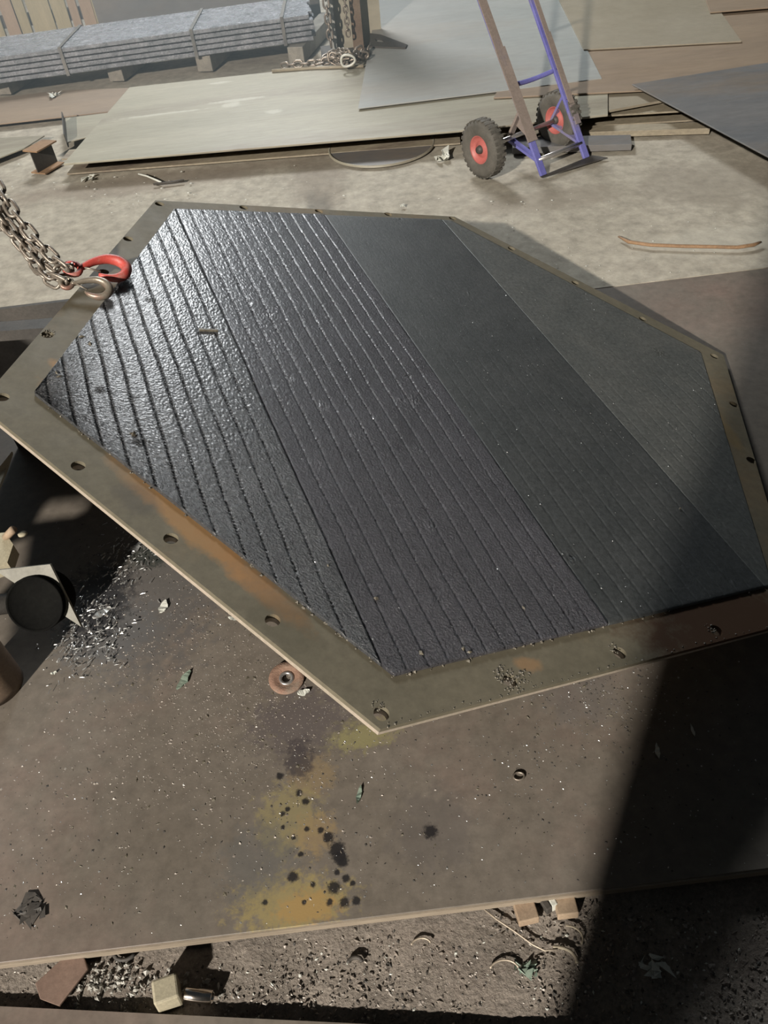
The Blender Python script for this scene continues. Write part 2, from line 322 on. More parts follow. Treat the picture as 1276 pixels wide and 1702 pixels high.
for k in range(4):
    ua, ub = bounds[k]+.0006, bounds[k+1]-.0006; step = .0018 if k < 2 else .0025
    us = np.linspace(ua, ub, int((ub-ua)/step)+2)
    nv = 560 if k < 2 else 330
    per = (seamU[1]-seamU[0])/12
    R = [vrange(float(u)) for u in us]
    ts = np.linspace(0, 1, nv)
    v0 = np.array([r[0] for r in R])[:, None]; v1 = np.array([r[1] for r in R])[:, None]
    Vv = v0+(v1-v0)*ts[None, :]; Uu = np.repeat(us[:, None], nv, 1)
    wob = .0012*np.sin(Vv*9+Uu*20)+.0008*np.sin(Vv*23+1)
    ph = (Uu+wob-seamU[0])/per
    gro = np.exp(-((ph-np.round(ph))*per/.0021)**2)
    bead = np.abs(np.sin(np.pi*ph))**.35
    amp = AMP[k]*np.ones_like(Vv)
    if k >= 2: amp = AMP[k]*np.clip(1.5-(Vv-v0)/(v1-v0)*2.2, .15, 1.4)
    Z = (.0085, .0080, .0058, .0038)[k]+amp*(bead-.5)*.18-gro*amp*1.25
    Z += gro*(np.sin(Vv*2*np.pi/.009+np.round(ph)*2)*.7+RNG.normal(0, .9, Z.shape))*amp*.7
    rough_ = RNG.normal(0, 1, Z.shape); rough_ = (rough_+np.roll(rough_, 1, 0)+np.roll(rough_, 1, 1))/1.7
    Z += rough_*(.00032 if k == 0 else .00025 if k == 1 else .00006)
    for _ in range([12, 26, 7, 5][k]):                                   # scabs and pits in the overlay
        cu = RNG.uniform(ua, ub); cv = RNG.uniform(Vv.min(), Vv.max()); rr = RNG.uniform(.006, .018)
        m_ = np.exp(-((Uu-cu)**2+((Vv-cv)*RNG.uniform(.7, 1.6))**2)/rr**2)
        Z += m_*RNG.normal(0, .8, Z.shape)*.0016
    Z[0, :] -= .0015; Z[-1, :] -= .0015; Z[:, 0] -= .0015; Z[:, -1] -= .0015
    nu = len(us); E0a, exa, eya, na = [np.array(q) for q in (E0, ex, ey, n_)]
    off = np.array(wloc(HEX))
    P = E0a + Uu[..., None]*exa + Vv[..., None]*eya + Z[..., None]*na - off
    P = P.reshape(-1, 3)
    I, J = np.meshgrid(np.arange(nu-1), np.arange(nv-1), indexing='ij'); a = (I*nv+J).ravel()
    F = np.stack([a, a+nv, a+nv+1, a+1], -1).tolist()
    rim = [i*nv for i in range(nu)]+[(nu-1)*nv+j for j in range(1, nv)]+[i*nv+nv-1 for i in range(nu-2, -1, -1)]+[j for j in range(nv-2, 0, -1)]
    base = len(P); low = P[rim] - na*np.maximum(.004, 0.0)
    low = low - na*.0
    q = np.dot(low + off - E0a, na)[:, None]; low = low - q*na + na*.0003
    P = np.concatenate([P, low]); m2 = len(rim)
    F += [(rim[i], base+i, base+(i+1) % m2, rim[(i+1) % m2]) for i in range(m2)]
    me = bpy.data.meshes.new('lining_plate'); me.from_pydata(P.tolist(), [], F); me.materials.append(LM[k])
    me.polygons.foreach_set('use_smooth', [True]*len(me.polygons)); me.update()
    o = bpy.data.objects.new('lining_plate', me); COL.objects.link(o); o.parent = HEX
    o['label'] = ['glossy weld-striped lining strip at the left corner', 'black weld-striped lining strip left of centre', 'smoother dark lining strip right of centre', 'dull dusty lining strip at the right corner'][k]
# weld tacks and slag on the rim
def lumps(mb, c, r, n, h, frame=True):
    for _ in range(n):
        a = random.random()*6.28; q = r*math.sqrt(random.random()); s = h*random.uniform(.5, 1.2)
        P = c + ex*(q*math.cos(a)) + ey*(q*math.sin(a))
        vs = [P+ex*s*random.uniform(.6, 1.3), P+ey*s*random.uniform(.6, 1.3), P-ex*s*random.uniform(.6, 1.3), P-ey*s*random.uniform(.6, 1.3), P+n_*s*random.uniform(.5, 1)]
        mb.add(vs, [(0, 1, 4), (1, 2, 4), (2, 3, 4), (3, 0, 4)])
def edge_tacks():
    mb = MB()
    for (a, b_, n) in (((57, 657), (654, 1125), 46), ((290, 350), (57, 657), 40), ((654, 1125), (1283, 975), 50)):
        for i in range(n):
            if random.random() < .45: continue
            t = (i+random.random())/n; P = hp(a[0]+(b_[0]-a[0])*t, a[1]+(b_[1]-a[1])*t, .001); lumps(mb, P, .004, random.choice((1, 2, 4)), random.uniform(.002, .0045))
    for (a, b_, n) in (((632, 1212), (1334, 1030), 60),):
        for i in range(n):
            t = (i+random.random())/n; P = hp(a[0]+(b_[0]-a[0])*t, a[1]-5+(b_[1]-a[1])*t, .0005); lumps(mb, P, .005, 1, random.uniform(.0015, .003))
    return tag(mb.build('weld_tacks', M['slag'], HEX), kind='stuff')
edge_tacks()
for (x, y, r, n) in ((838, 1122, .02, 34), (872, 1128, .017, 20), (80, 553, .017, 26), (628, 1172, .010, 10), (850, 1140, .02, 14), (1180, 1045, .012, 10), (1022, 1078, .012, 8)):
    mb = MB(); lumps(mb, hp(x, y, .0002), r, int(n*1.5), .0024); mb.build('weld_slag', M['slag'], HEX)
mb = MB(); a_, b_ = hp(331, 548, .012), hp(362, 549, .012); mb.bar(a_, b_, .006, .005, n_); mb.build('weld_scab', M['slag'], HEX)
# grit lying on the lining
def chipset(name, pts, sizes, m, label, nrm=None, flat=.45, cat='grit'):
    n = len(pts); pts = np.array(pts, float); s = np.array(sizes)[:, None]
    ang = RNG.uniform(0, 6.28, n); N3 = np.array(nrm if nrm is not None else (0, 0, 1.)); X = np.array((1., 0, 0)); X = X-N3*X.dot(N3); X /= np.linalg.norm(X); Y = np.cross(N3, X)
    vs = []; F = []
    asp = RNG.uniform(.35, 1.0, n)[:, None]
    d1 = (np.cos(ang)[:, None]*X+np.sin(ang)[:, None]*Y); d2 = (-np.sin(ang)[:, None]*X+np.cos(ang)[:, None]*Y)
    h = RNG.uniform(.4, 1.0, n)[:, None]*s*flat
    q = [pts+d1*s*.9, pts+d2*s*asp*.8, pts-d1*s*RNG.uniform(.6, 1, (n, 1)), pts-d2*s*asp*RNG.uniform(.5, 1, (n, 1)), pts+N3*h+d1*s*RNG.uniform(-.4, .4, (n, 1)), pts+N3*h*.8+d2*s*asp*RNG.uniform(-.4, .4, (n, 1))-d1*s*.3]
    P = np.stack(q, 1).reshape(-1, 3); b0 = (np.arange(n)*6)[:, None]
    fs = np.array([(0, 1, 4), (1, 5, 4), (1, 2, 5), (2, 3, 5), (3, 4, 5), (3, 0, 4), (0, 3, 2), (0, 2, 1)])
    F = (b0[:, None, :]+fs[None]).reshape(-1, 3)
    me = bpy.data.meshes.new(name); me.from_pydata(P.tolist(), [], F.tolist()); me.materials.append(m)
    o = bpy.data.objects.new(name, me); COL.objects.link(o); return tag(o, label, cat, kind='stuff')
pts = []; sz = []
for (x, y, sx, sy, n) in [(700, 760, 230, 200, 190), (840, 1000, 150, 60, 90), (990, 580, 120, 90, 110), (800, 560, 60, 60, 40), (1060, 720, 60, 60, 50), (600, 900, 160, 100, 90), (120, 600, 50, 60, 25), (430, 590, 30, 25, 40)]:
    for _ in range(n):
        p = hp(random.gauss(x, sx), random.gauss(y, sy), .0075); u, v = loc(p)
        if umin+.02 < u < umax-.02 and vrange(u)[0]+.01 < v < vrange(u)[1]-.01: pts.append(tuple(p)); sz.append(random.choice((.0012, .0015, .002, .003)))
chipset('metal_grit', pts, sz, M['bright'], 'bright specks of metal grit scattered on the black lining', nrm=tuple(n_))
chipset('weld_chips', [tuple(hp(x, y, .0085)) for x, y in ((222, 722), (226, 725), (218, 720), (94, 620), (98, 626), (135, 560), (150, 572), (545, 940), (625, 995), (770, 1078), (780, 1084), (700, 1085), (870, 1010), (1130, 845))],
        [.010, .008, .007, .009, .008, .010, .009, .005, .006, .007, .006, .007, .006, .006], M['slag'], 'larger slag chips lying on the black lining', nrm=tuple(n_), flat=.8, cat='slag')
# ------------------------------------------------------------------ chain sling with two hooks on the upper left rim
def link_mesh(L, Wd, r, m, nm='link'):
    b = MB(); path = []; a = L/2-Wd/2
    for i in range(7): t = -math.pi/2+math.pi*i/6; path.append((a+Wd/2*math.cos(t), Wd/2*math.sin(t), 0))
    for i in range(7): t = math.pi/2+math.pi*i/6; path.append((-a+Wd/2*math.cos(t), Wd/2*math.sin(t), 0))
    b.tube(path, r, 7, closed=True, ref=(0, 0, 1))
    me = bpy.data.meshes.new(nm); me.from_pydata(b.v, [], b.f); me.polygons.foreach_set('use_smooth', b.sm); me.materials.append(m); return me
def lay_chain(root, path, me, pitch, jit=.15, twist0=0):
    path = [Vector(p) for p in path]; seg = [(path[i+1]-path[i]).length for i in range(len(path)-1)]; tot = sum(seg); n = int(tot/pitch)
    def at(s):
        for i, q in enumerate(seg):
            if s <= q or i == len(seg)-1: return path[i].lerp(path[i+1], min(1, s/q))
            s -= q
    base = wloc(root)
    for k in range(n):
        a, c = at(k*pitch), at((k+1)*pitch); d = (c-a).normalized()
        o = bpy.data.objects.new('link', me); COL.objects.link(o); o.parent = root
        z = d.cross(V(0, 0, 1)); z = z.normalized() if z.length > .05 else V(1, 0, 0)
        y = z.cross(d); ang = twist0+(k % 2)*math.pi/2+random.uniform(-jit, jit)
        y2 = y*math.cos(ang)+z*math.sin(ang); z2 = d.cross(y2)
        mw = Matrix((d, y2, z2)).transposed().to_4x4(); mw.translation = (a+c)/2-base; o.matrix_local = mw
LK = link_mesh(.047, .025, .0043, M['chain'])
hk = hp(125, 470, .03)
CH1 = empty('chain_sling', hk, 'rusty multi-strand lifting chain draped in from the left edge to the hooks', 'chain')
def cp(x, y, h): return hp(x, y, h)
lay_chain(CH1, [cp(-60, 245, .16), cp(0, 340, .10), cp(50, 410, .06), cp(95, 450, .035), cp(118, 448, .03)], LK, .036)
lay_chain(CH1, [cp(-50, 290, .13), cp(10, 372, .09), cp(55, 425, .05), cp(80, 455, .03), cp(112, 470, .025)], LK, .036, twist0=.5)
lay_chain(CH1, [cp(-60, 320, .10), cp(0, 372, .08), cp(35, 405, .05), cp(60, 445, .02), cp(85, 470, .018), cp(118, 476, .02)], LK, .036, twist0=.9)
lay_chain(CH1, [cp(-40, 250, .18), cp(20, 350, .12), cp(60, 400, .08), cp(100, 440, .05), cp(120, 452, .045)], LK, .036, twist0=.3)
def hook(name, c, dx, dy, up_, s, m, mi, label):
    """clevis hook lying roughly in the plane dx, dy; eye at the origin, bow towards +dx"""
    root = empty(name, c, label, 'hook', None)
    dx = dx.normalized(); up_ = up_.normalized(); dy = up_.cross(dx)
    P = lambda a, b_, w=0: c + (dx*a+dy*b_+up_*w)*s
    eye = MB(); eye.tube([P(.16*math.cos(t)-.02, .16*math.sin(t)) for t in [2*math.pi*i/16 for i in range(16)]], .065*s, 10, closed=True, ref=up_)
    eye.build('eye', m, root)
    path = [(.12, .0), (.28, .09), (.5, .20), (.78, .26), (1.02, .18), (1.14, 0), (1.06, -.20), (.86, -.30), (.64, -.27), (.5, -.18)]
    pth = []; rad = []; R0 = [.075, .085, .10, .12, .14, .145, .135, .11, .08, .04]
    for i in range(len(path)-1):
        p0 = path[max(i-1, 0)]; p1_ = path[i]; p2_ = path[i+1]; p3 = path[min(i+2, len(path)-1)]
        for j in range(4):
            t = j/4
            f = lambda a, b_, c_, d_: .5*((2*b_)+(-a+c_)*t+(2*a-5*b_+4*c_-d_)*t*t+(-a+3*b_-3*c_+d_)*t**3)
            pth.append(P(f(p0[0], p1_[0], p2_[0], p3[0]), f(p0[1], p1_[1], p2_[1], p3[1]))); rad.append((R0[i]*(1-t)+R0[i+1]*t)*s*.8)
    pth.append(P(*path[-1])); rad.append(R0[-1]*s*.8)
    b = MB(); b.tube(pth, rad, 12, ref=up_, flat=1.25); b.build('bow', m, root)
    b = MB(); b.tube([P(.22, .02, .02), P(.36, -.04, .03), P(.55, -.13, .03)], .028*s, 8, flat=.8); b.build('latch', mi, root)
    b = MB(); b.tube([P(-.02, 0, -.16), P(-.02, 0, .16)], .045*s, 8); b.build('pin', mi, root)
    return root
hdir = (hp(190, 447)-hp(125, 449)).normalized()
hook('lifting_hook', hp(122, 447, .034), hdir, None, (n_+V(0, -.35, 0)).normalized(), .112, M['red'], M['chain'], 'red painted lifting hook lying on the upper left rim')
hook('lifting_hook', hp(112, 471, .028), (hp(165, 479)-hp(112, 471)).normalized(), None, (n_+V(.1, -.5, 0)).normalized(), .085, M['hook'], M['chain'], 'bare steel lifting hook lying just below the red hook')
# ------------------------------------------------------------------ supports, and added shadow panels, left of and under the plate
def zplate(P): return (E0 - P).dot(n_)/n_.z + 0  # height of the plate plane above P
pc = g(-6, 1140)
PIP = empty('support_pipe', (pc.x, pc.y, 0), 'greasy brown upright pipe at the left edge with its foot on the brown sheet', 'pipe')
htop = (E0-V(pc.x, pc.y, 0)).dot(n_)/n_.z
b = MB(); b.lathe((pc.x, pc.y, 0), (0, 0, 1), [(.0, .003), (.058, .003), (.063, .0), (.064, .02), (.062, .25), (.060, .50), (.052, .50), (.05, .02)], 36); b.build('tube', M['pipe'], PIP)
b = MB(); b.lathe((pc.x, pc.y, .19), (0, 0, 1), [(.062, 0), (.071, .004), (.072, .018), (.062, .024)], 36); b.build('collar', M['pipe'], PIP)
# added off the left edge: panels on legs, outlined to cast the left shadow
TX = -1.42
TR = empty('left_shadow_caster', (TX, 1.5, 0), 'dark panels added off the left edge and under the plate to shape the left shadow', 'shadow_caster')
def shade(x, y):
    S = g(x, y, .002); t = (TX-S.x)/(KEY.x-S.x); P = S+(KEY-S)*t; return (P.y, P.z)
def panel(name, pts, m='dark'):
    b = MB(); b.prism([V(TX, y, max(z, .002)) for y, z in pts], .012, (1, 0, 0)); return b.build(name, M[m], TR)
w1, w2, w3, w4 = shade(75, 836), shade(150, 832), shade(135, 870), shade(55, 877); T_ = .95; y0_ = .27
panel('shadow_panel', [(y0_, .62), w4, w3, (w3[0], T_), (y0_, T_)])
panel('shadow_panel', [w3, w2, (w2[0], T_), (w3[0], T_)])
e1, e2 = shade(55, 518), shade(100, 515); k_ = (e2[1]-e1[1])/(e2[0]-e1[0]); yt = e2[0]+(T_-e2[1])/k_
panel('shadow_panel', [w4, (.80, .50), (1.0, .36), (1.5, .24), (2.3, .06), shade(0, 575), shade(22, 548), e1, e2, (yt, T_), (w2[0], T_), w2, w1])
for yy in (.6, 1.5): b = MB(); b.bar((TX+.02, yy, .0), (TX+.02, yy, .62), .03, .03, (1, 0, 0)); b.build('leg', M['dark'], TR)
b = MB(); b.box((-.72, 2.02, .24), (.84, .012, .48)); b.build('hall_lamp_blocker', M['dark'], TR)  # added under the plate to keep hall lamp light off the left floor
b = MB(); b.bar((TX+.02, 1.9, .0), (TX+.02, 1.9, .60), .04, .04, (1, 0, 0)); b.build('leg', M['dark'], TR)
b = MB(); b.bar((TX, 1.9, .50), (-.5, 1.9, .45), .05, .03); b.build('cross_beam', M['dark'], TR)
for (x, y, lab) in ((-.25, 1.75, 'dark steel post hidden below the middle of the plate'), (.3, 2.2, 'dark steel post hidden below the back of the plate'), (.25, 1.3, 'dark steel post hidden below the front of the plate'), (.85, 1.6, 'short dark steel post hidden below the right of the plate')):
    P = V(x, y, 0); hgt = (E0-P).dot(n_)/n_.z-.034
    b = MB(); b.box((x, y, .005), (.11, .11, .01)); b.box((x, y, hgt/2), (.06, .06, max(hgt, .02))); tag(b.build('support_post', M['dark']), lab, 'support')
# flanged drum seen under the left corner: square flange with a round black pipe mouth in front
f1, f2, f3 = g(-8, 948, .50), g(83, 938, .50), g(135, 1042, .40)
f4 = f1 + (f3-f2)
FN = empty('flanged_pipe_end', (-1.0, (f1.y+f3.y)/2, f1.z), 'olive triangular gusset edge around a round black pipe mouth by the left edge', 'pipe flange')
fn = (f1-f2).cross(f3-f2).normalized()
if fn.dot(CAMP-f2) < 0: fn = -fn
b = MB(); b.prism([f1, f2, f3, f3.lerp(f1, .5)], .007, fn); b.build('gusset', M['gusset'], FN)
fc = CAMP+ray(62, 1002)*((f2-CAMP).dot(fn)/ray(62, 1002).dot(fn)); cc = fc + fn*.002
b = MB(); b.lathe(cc, fn, [(.052, -.05), (.052, .010), (.0505, .012), (.048, .010), (.046, .005), (.0, .005)], 40); b.build('pipe_mouth', M['black'], FN)
b = MB(); b.tube([cc-fn*.03, V(TX+.07, cc.y+.02, cc.z-.02)], .02, 12); b.build('arm', M['dark'], FN)
# small bracket bits near it
BR = empty('clamp_bracket', g(-10, 930, .39)*1, 'small pale clamp bracket with a stud at the left edge', 'bracket')
z0 = .42
b = MB(); b.prism([g(-25, 888, z0), g(8, 885, z0), g(22, 905, z0), g(12, 935, z0), g(-25, 950, z0)], .03); b.build('body', M['block'], BR)
b = MB(); b.tube([g(10, 893, z0), g(22, 880, z0+.025)], .008, 12); b.build('stud', M['tan'], BR)
b = MB(); b.lathe(g(38, 889, z0+.0), (0, .2, 1), [(0, 0), (.009, 0), (.009, .004), (0, .004)], 16); b.build('washer', M['block'], BR)
b = MB(); b.bar(g(-15, 915, z0-.02), V(TX+.05, g(-15, 915, z0).y+.05, z0-.02), .03, .03); b.build('arm', M['dark'], BR)
b = MB(); b.prism([g(-20, 800, .3), g(20, 750, .3), g(12, 775, .28), g(-10, 830, .28)], .008)
tag(b.build('steel_strip', M['plate']), 'thin pale strip of steel poking in at the left edge below the rim', 'steel strip')
# ------------------------------------------------------------------ grinding disc
dc = g(476, 1127, .008)
GD = empty('grinding_disc', (dc.x, dc.y, 0), 'worn round orange brown grinding disc lying beside the plate edge', 'grinding disc')
ax = V(.05, -.10, 1).normalized()
b = MB(); b.lathe(dc, ax, [(.011, -.003), (.040, -.003), (.041, 0), (.040, .003), (.027, .003), (.021, -.0005), (.011, -.0005)], 44); b.build('abrasive', M['disc'], GD)
b = MB(); b.lathe(dc, ax, [(.0105, -.003), (.0105, .001), (.0145, .0022), (.0175, .0008), (.0175, -.0006), (.012, -.003)], 32); b.build('hub_ring', M['axle'], GD)
# ------------------------------------------------------------------ hand truck
F1, F2 = V(.9316, 3.6114, 0), V(1.1713, 3.7521, 0)
e = (F2-F1).normalized(); bk = V(-e.y, e.x, 0)
HT = empty('hand_truck', (F1+F2)/2, 'blue two-wheeled hand truck with worn rails standing beside the stacked plates', 'hand truck')
al = math.radians(34.5)
dr = bk*math.sin(al)+V(0, 0, 1)*math.cos(al); fr = dr.cross(e).normalized()
for i, F in enumerate((F1, F2)):
    sg = -1 if i == 0 else 1
    pts = [(0, 0)]
    A, B_ = F+V(0, 0, .004), F+dr*1.25
    b = MB(); b.bar(A, B_, .014, .036, e); r_ = b.build('rail', M['blue'], HT, bevel=.003)
    fo = (e*.012-fr*.010) if i else (-fr*.010-e*.002)
    fc_ = MB(); fc_.bar(F+dr*.22+fo, F+dr*1.25+fo, .006, .024 if i else .044, e); fc_.build('rail_face', M['worn'], HT)
    q = MB(); q.bar(F+dr*.16+fo-fr*.004, F+dr*.58+fo-fr*.004, .006, .03 if i else .056, e); q.build('reinforcing_plate', M['worn'], HT)
wc1, wc2 = V(.663, 3.6956, .128), V(1.0778, 3.9520, .128)
wmid = (wc1+wc2)/2
for i, F in enumerate((F1, F2)):
    hub = F + bk*((wmid-F).dot(bk)+.03); hub.z = .112
    a1 = F+dr*.08; a2 = F+dr*.30
    b = MB(); b.bar(a1, hub, .012, .032, e); b.build('lower_brace', M['blue'], HT)
    b = MB(); b.bar(a2, hub, .012, .032, e); b.build('upper_brace', M['blue' if i else 'worn'], HT)
    b = MB(); b.prism([a1.lerp(a2, .95)+e*.01, a1.lerp(a2, .55)+e*.01, a1.lerp(hub, .2)+V(0, 0, .05)+e*.01, hub.lerp(a2, .5)+e*.01], .004, e)
    b.build('gusset', M['worn'], HT)
def arch(t0, rise, n=10): return [(F1+dr*t0).lerp(F2+dr*t0, k/n)+fr*(-rise*math.sin(math.pi*k/n)) for k in range(n+1)]
b = MB(); b.tube(arch(.42, -.03), .011, 8, flat=1.0); b.build('cross_bar', M['blue'], HT)
b = MB(); b.tube(arch(.95, -.03), .011, 8); b.build('cross_bar', M['blue'], HT)
b = MB(); b.tube([F1+dr*.075, F2+dr*.075], .011, 12); b.build('lower_rod', M['axle'], HT)
b = MB(); b.tube([wc1-e*.03, wc2+e*.03], .010, 12); b.build('axle', M['axle'], HT)
b = MB(); q0, q1 = F1-e*.02, F2+e*.02
b.prism([q0+V(0, 0, .006), q1+V(0, 0, .006)+e*.02, q1-bk*.07+V(0, 0, .004)+e*.05, q0-bk*.012+V(0, 0, .004)], .004); b.build('toe_plate', M['dark'], HT)
for i, wc in enumerate((wc1, wc2)):
    b = MB(); R_ = .127; w_ = .036
    prof = [(.060, -w_*.75), (.078, -w_), (.108, -w_), (.121, -w_*.75), (R_, -w_*.35), (R_, w_*.35), (.121, w_*.75), (.108, w_), (.078, w_), (.060, w_*.75), (.060, -w_*.75)]
    b.lathe(wc, e, prof, 48); t_ = b.build('tyre', M['rubber'], HT)
    tr = MB()
    for k in range(30):
        t = 2*math.pi*k/30; rad = bk*math.cos(t)+V(0, 0, 1)*math.sin(t); tan = -bk*math.sin(t)+V(0, 0, 1)*math.cos(t)
        for s2 in (-1, 1): tr.box(wc+rad*(R_*.985)+e*(s2*w_*.42), (.026, .014, .006), Matrix((e, tan, rad)).transposed())
    tr.build('tread', M['rubber'], t_); t_['kind'] = 'thing'
    b = MB(); b.lathe(wc, e, [(.0, -w_*.5), (.03, -w_*.55), (.035, -w_*.3), (.050, -w_*.3), (.057, -w_*.7), (.062, -w_*.8), (.062, w_*.8), (.057, w_*.7), (.050, w_*.3), (.035, w_*.3), (.03, w_*.55), (0, w_*.5)], 40); h_ = b.build('hub', M['hub'], HT)
    b = MB(); b.lathe(wc, e, [(0, -w_*1.0), (.014, -w_*1.0), (.02, -w_*.5), (.02, w_*.5), (.014, w_*1.0), (0, w_*1.0)], 20); b.build('hub_cap', M['dark'], h_)
# ------------------------------------------------------------------ plates and sections at the back
sheet('steel_plate', [(105, 272), (215, 145), (455, 119), (640, 95), (1010, 60), (1010, 190), (760, 217)], .095, .010, M['plate'], 'long pale olive steel plate on channels in the left background')
def channel(a, b_, w, h, z, m, label, name='steel_channel', cat='channel'):
    a, b_ = V(a.x, a.y, 0), V(b_.x, b_.y, 0)
    root = empty(name, (a+b_)/2, label, cat); dd = (b_-a).normalized(); nn = V(-dd.y, dd.x, 0)
    for nm, off, ww, zz, hh in (('bottom_flange', 0, w, z+.004, .008), ('top_flange', 0, w, z+h-.004, .008)):
        q = MB(); q.bar(a+nn*(w/2)+V(0, 0, zz), b_+nn*(w/2)+V(0, 0, zz), ww, hh); q.build(nm, m, root)
    q = MB(); q.bar(a+nn*(w-.006)+V(0, 0, z+h/2), b_+nn*(w-.006)+V(0, 0, z+h/2), .008, h-.016); q.build('web', M['dark'], root)
    return root
channel(g(112, 291), g(765, 240), .13, .085, 0, M['edge'], 'weathered channel lying under the front edge of the olive plate')
sheet('steel_plate', [(775, 200), (1012, 183), (1190, 150), (1100, 92), (760, 120)], .085, .012, M['plate_tan'], 'tan plate under the grey sheet to the right of the hand truck')
sheet('steel_plate', [(595, 180), (628, -6), (931, -6), (1000, 130)], .11, .006, M['plate_grey'], 'smooth pale grey sheet lying on top behind the hand truck')
sheet('steel_plate', [(970, 82), (925, -8), (1178, -8), (1232, 68)], .118, .008, M['plate_tan'], 'olive tan sheet at the top right behind the grey sheet')
sheet('steel_plate', [(820, 162), (1068, 150), (1700, 82), (1600, -40), (900, 20)], .106, .008, M['plate_brown'], 'brown sheet below the olive tan sheet at top right')
sheet('steel_plate', [(740, 196), (1150, 168), (1700, 105), (1650, 20), (800, 100)], .06, .008, M['plate_tan'], 'narrow edge of a sheet low in the stack right of the hand truck')
channel(g(925, 215), g(1180, 200), .14, .055, 0, M['edge'], 'weathered channel under the stacked plates right of the hand truck')
sheet('concrete_kerb', [(900, 211), (1180, 203), (1180, 213), (900, 222)], .028, .028, M['edge'], 'crumbling pale strip at the foot of the plates right of the truck', 'kerb')
sheet('steel_bar', [(850, 228), (1048, 224), (1050, 239), (852, 246)], .03, .03, M['plate_blue'], 'grey flat bar on the floor behind the hand truck', 'steel bar')
sheet('steel_plate', [(1050, 140), (1276, 260), (1700, 455), (1900, 40), (1276, 104)], .13, .006, M['plate_blue'], 'dark blue grey sheet jutting in from the right edge')
for (x, y) in ((1350, 180),):
    p = g(x, y, .124); q = MB(); q.box((p.x, p.y, .062), (.10, .10, .123)); tag(q.build('timber_block', M['timber']), 'timber block under the dark sheet by the right edge', 'timber block')
sheet('steel_plate', [(1180, 20), (1300, 10), (1300, -20), (1165, -20)], .13, .008, M['plate_brown'], 'brown sheet edge in the top right corner')
sheet('steel_plate', [(-60, 212), (190, 184), (215, 146), (100, 150), (-60, 170)], .03, .008, M['plate_brown'], 'brownish sheet at the left edge beyond the beam offcut')
sheet('steel_plate', [(-60, 232), (74, 225), (40, 246), (-60, 285)], .03, .006, M['plate'], 'small pale olive sheet corner at the left edge')
sheet('steel_plate', [(108, 196), (190, 186), (150, 226), (112, 236)], .035, .006, M['plate'], 'small pale square sheet between beam offcut and olive plate')
q = MB(); q.bar(g(106, 196, .06), g(110, 234, .05), .006, .07)
tag(q.build('flat_bar', M['dark']), 'dark flat bar on edge beside the small pale square sheet', 'steel bar')
# round plate partly under the beam
c_ = V(.22, 4.235, 0)
RD = empty('round_plate', c_, 'flat round steel plate partly under the long channel', 'round plate')
q = MB(); q.lathe(c_, (0, 0, 1), [(0, .006), (.272, .006), (.272, 0)], 56, False); q.build('disc', M['plate_blue'], RD)
q = MB(); q.lathe(c_, (0, 0, 1), [(.270, .006), (.271, .010), (.279, .010), (.280, 0)], 56); q.build('rim', M['plate'], RD)
# beam offcut
ib = g(66, 288)
IB = empty('beam_offcut', (ib.x, ib.y, 0), 'short rusty I-beam offcut standing on the floor near the left edge', 'beam offcut')
Rz = Matrix.Rotation(math.radians(-28), 3, 'Z')
q = MB(); q.box(V(ib.x, ib.y, .118)+Rz @ V(0, .07, 0), (.10, .16, .007), Rz); q.build('top_flange', M['rust'], IB)
q = MB(); q.box(V(ib.x, ib.y, .0035)+Rz @ V(0, .07, 0), (.10, .16, .007), Rz); q.build('bottom_flange', M['rust'], IB)
q = MB(); q.box(V(ib.x, ib.y, .061)+Rz @ V(0, .07, 0), (.006, .16, .108), Rz); q.build('web', M['dark'], IB)
# bundle of flat bars
bL, bR = V(-4.1, 5.80, 0), V(-.075, 6.03, 0); bd = (bR-bL).normalized(); bn = V(-bd.y, bd.x, 0)
BD = empty('bar_bundle', (bL+bR)/2, 'strapped bundle of oily dark steel flat bars in the upper left', 'steel bundle')
bz = .105; nl, nr = 5, 6; bw, bh = .095, .032
for l in range(nl):
    for r in range(nr):
        ins = random.uniform(-.02, .02)
        q = MB(); a = bL+bn*(bw*(r+.5)+random.uniform(-.004, .004))+V(0, 0, bz+bh*(l+.5)); c = a+bd*((bR-bL).length+ins)
        q.bar(a, c, bw-.004, bh-.006); q.build('bar', M['bundle'], BD, bevel=.004)
for t in (.585, .80, .95):
    P = bL.lerp(bR, t); z1, z2 = bz-.004, bz+nl*bh+.003; w2 = nr*bw
    ring = [P-bn*.006+V(0, 0, z1), P-bn*.006+V(0, 0, z2), P+bn*(w2+.006)+V(0, 0, z2)+bd*.06, P+bn*(w2+.006)+V(0, 0, z1)]
    q = MB()
    for i in range(4): q.bar(ring[i], ring[(i+1) % 4], .022, .004, bn if i in (0, 2) else (0, 0, 1))
    q.build('strap', M['strap'], BD)
# timbers carrying the bundle
for k, (x, y) in enumerate(((205, 128), (350, 112), (500, 98), (20, 150))):
    p = g(x, y, .0); dirv = (bn+bd*.35).normalized(); a = V(p.x, p.y, 0)-dirv*.10
    q = MB(); q.bar(a+V(0, 0, .05), a+dirv*.9+V(0, 0, .05), .11, .098)
    lab = ['square timber with a bright end under the bundle, left one', 'square timber under the middle strap of the bundle', 'square timber under the right end of the bundle', 'square timber under the bundle near the left edge'][k]
    tag(q.build('timber', M['timber'], bevel=.004), lab, 'timber')
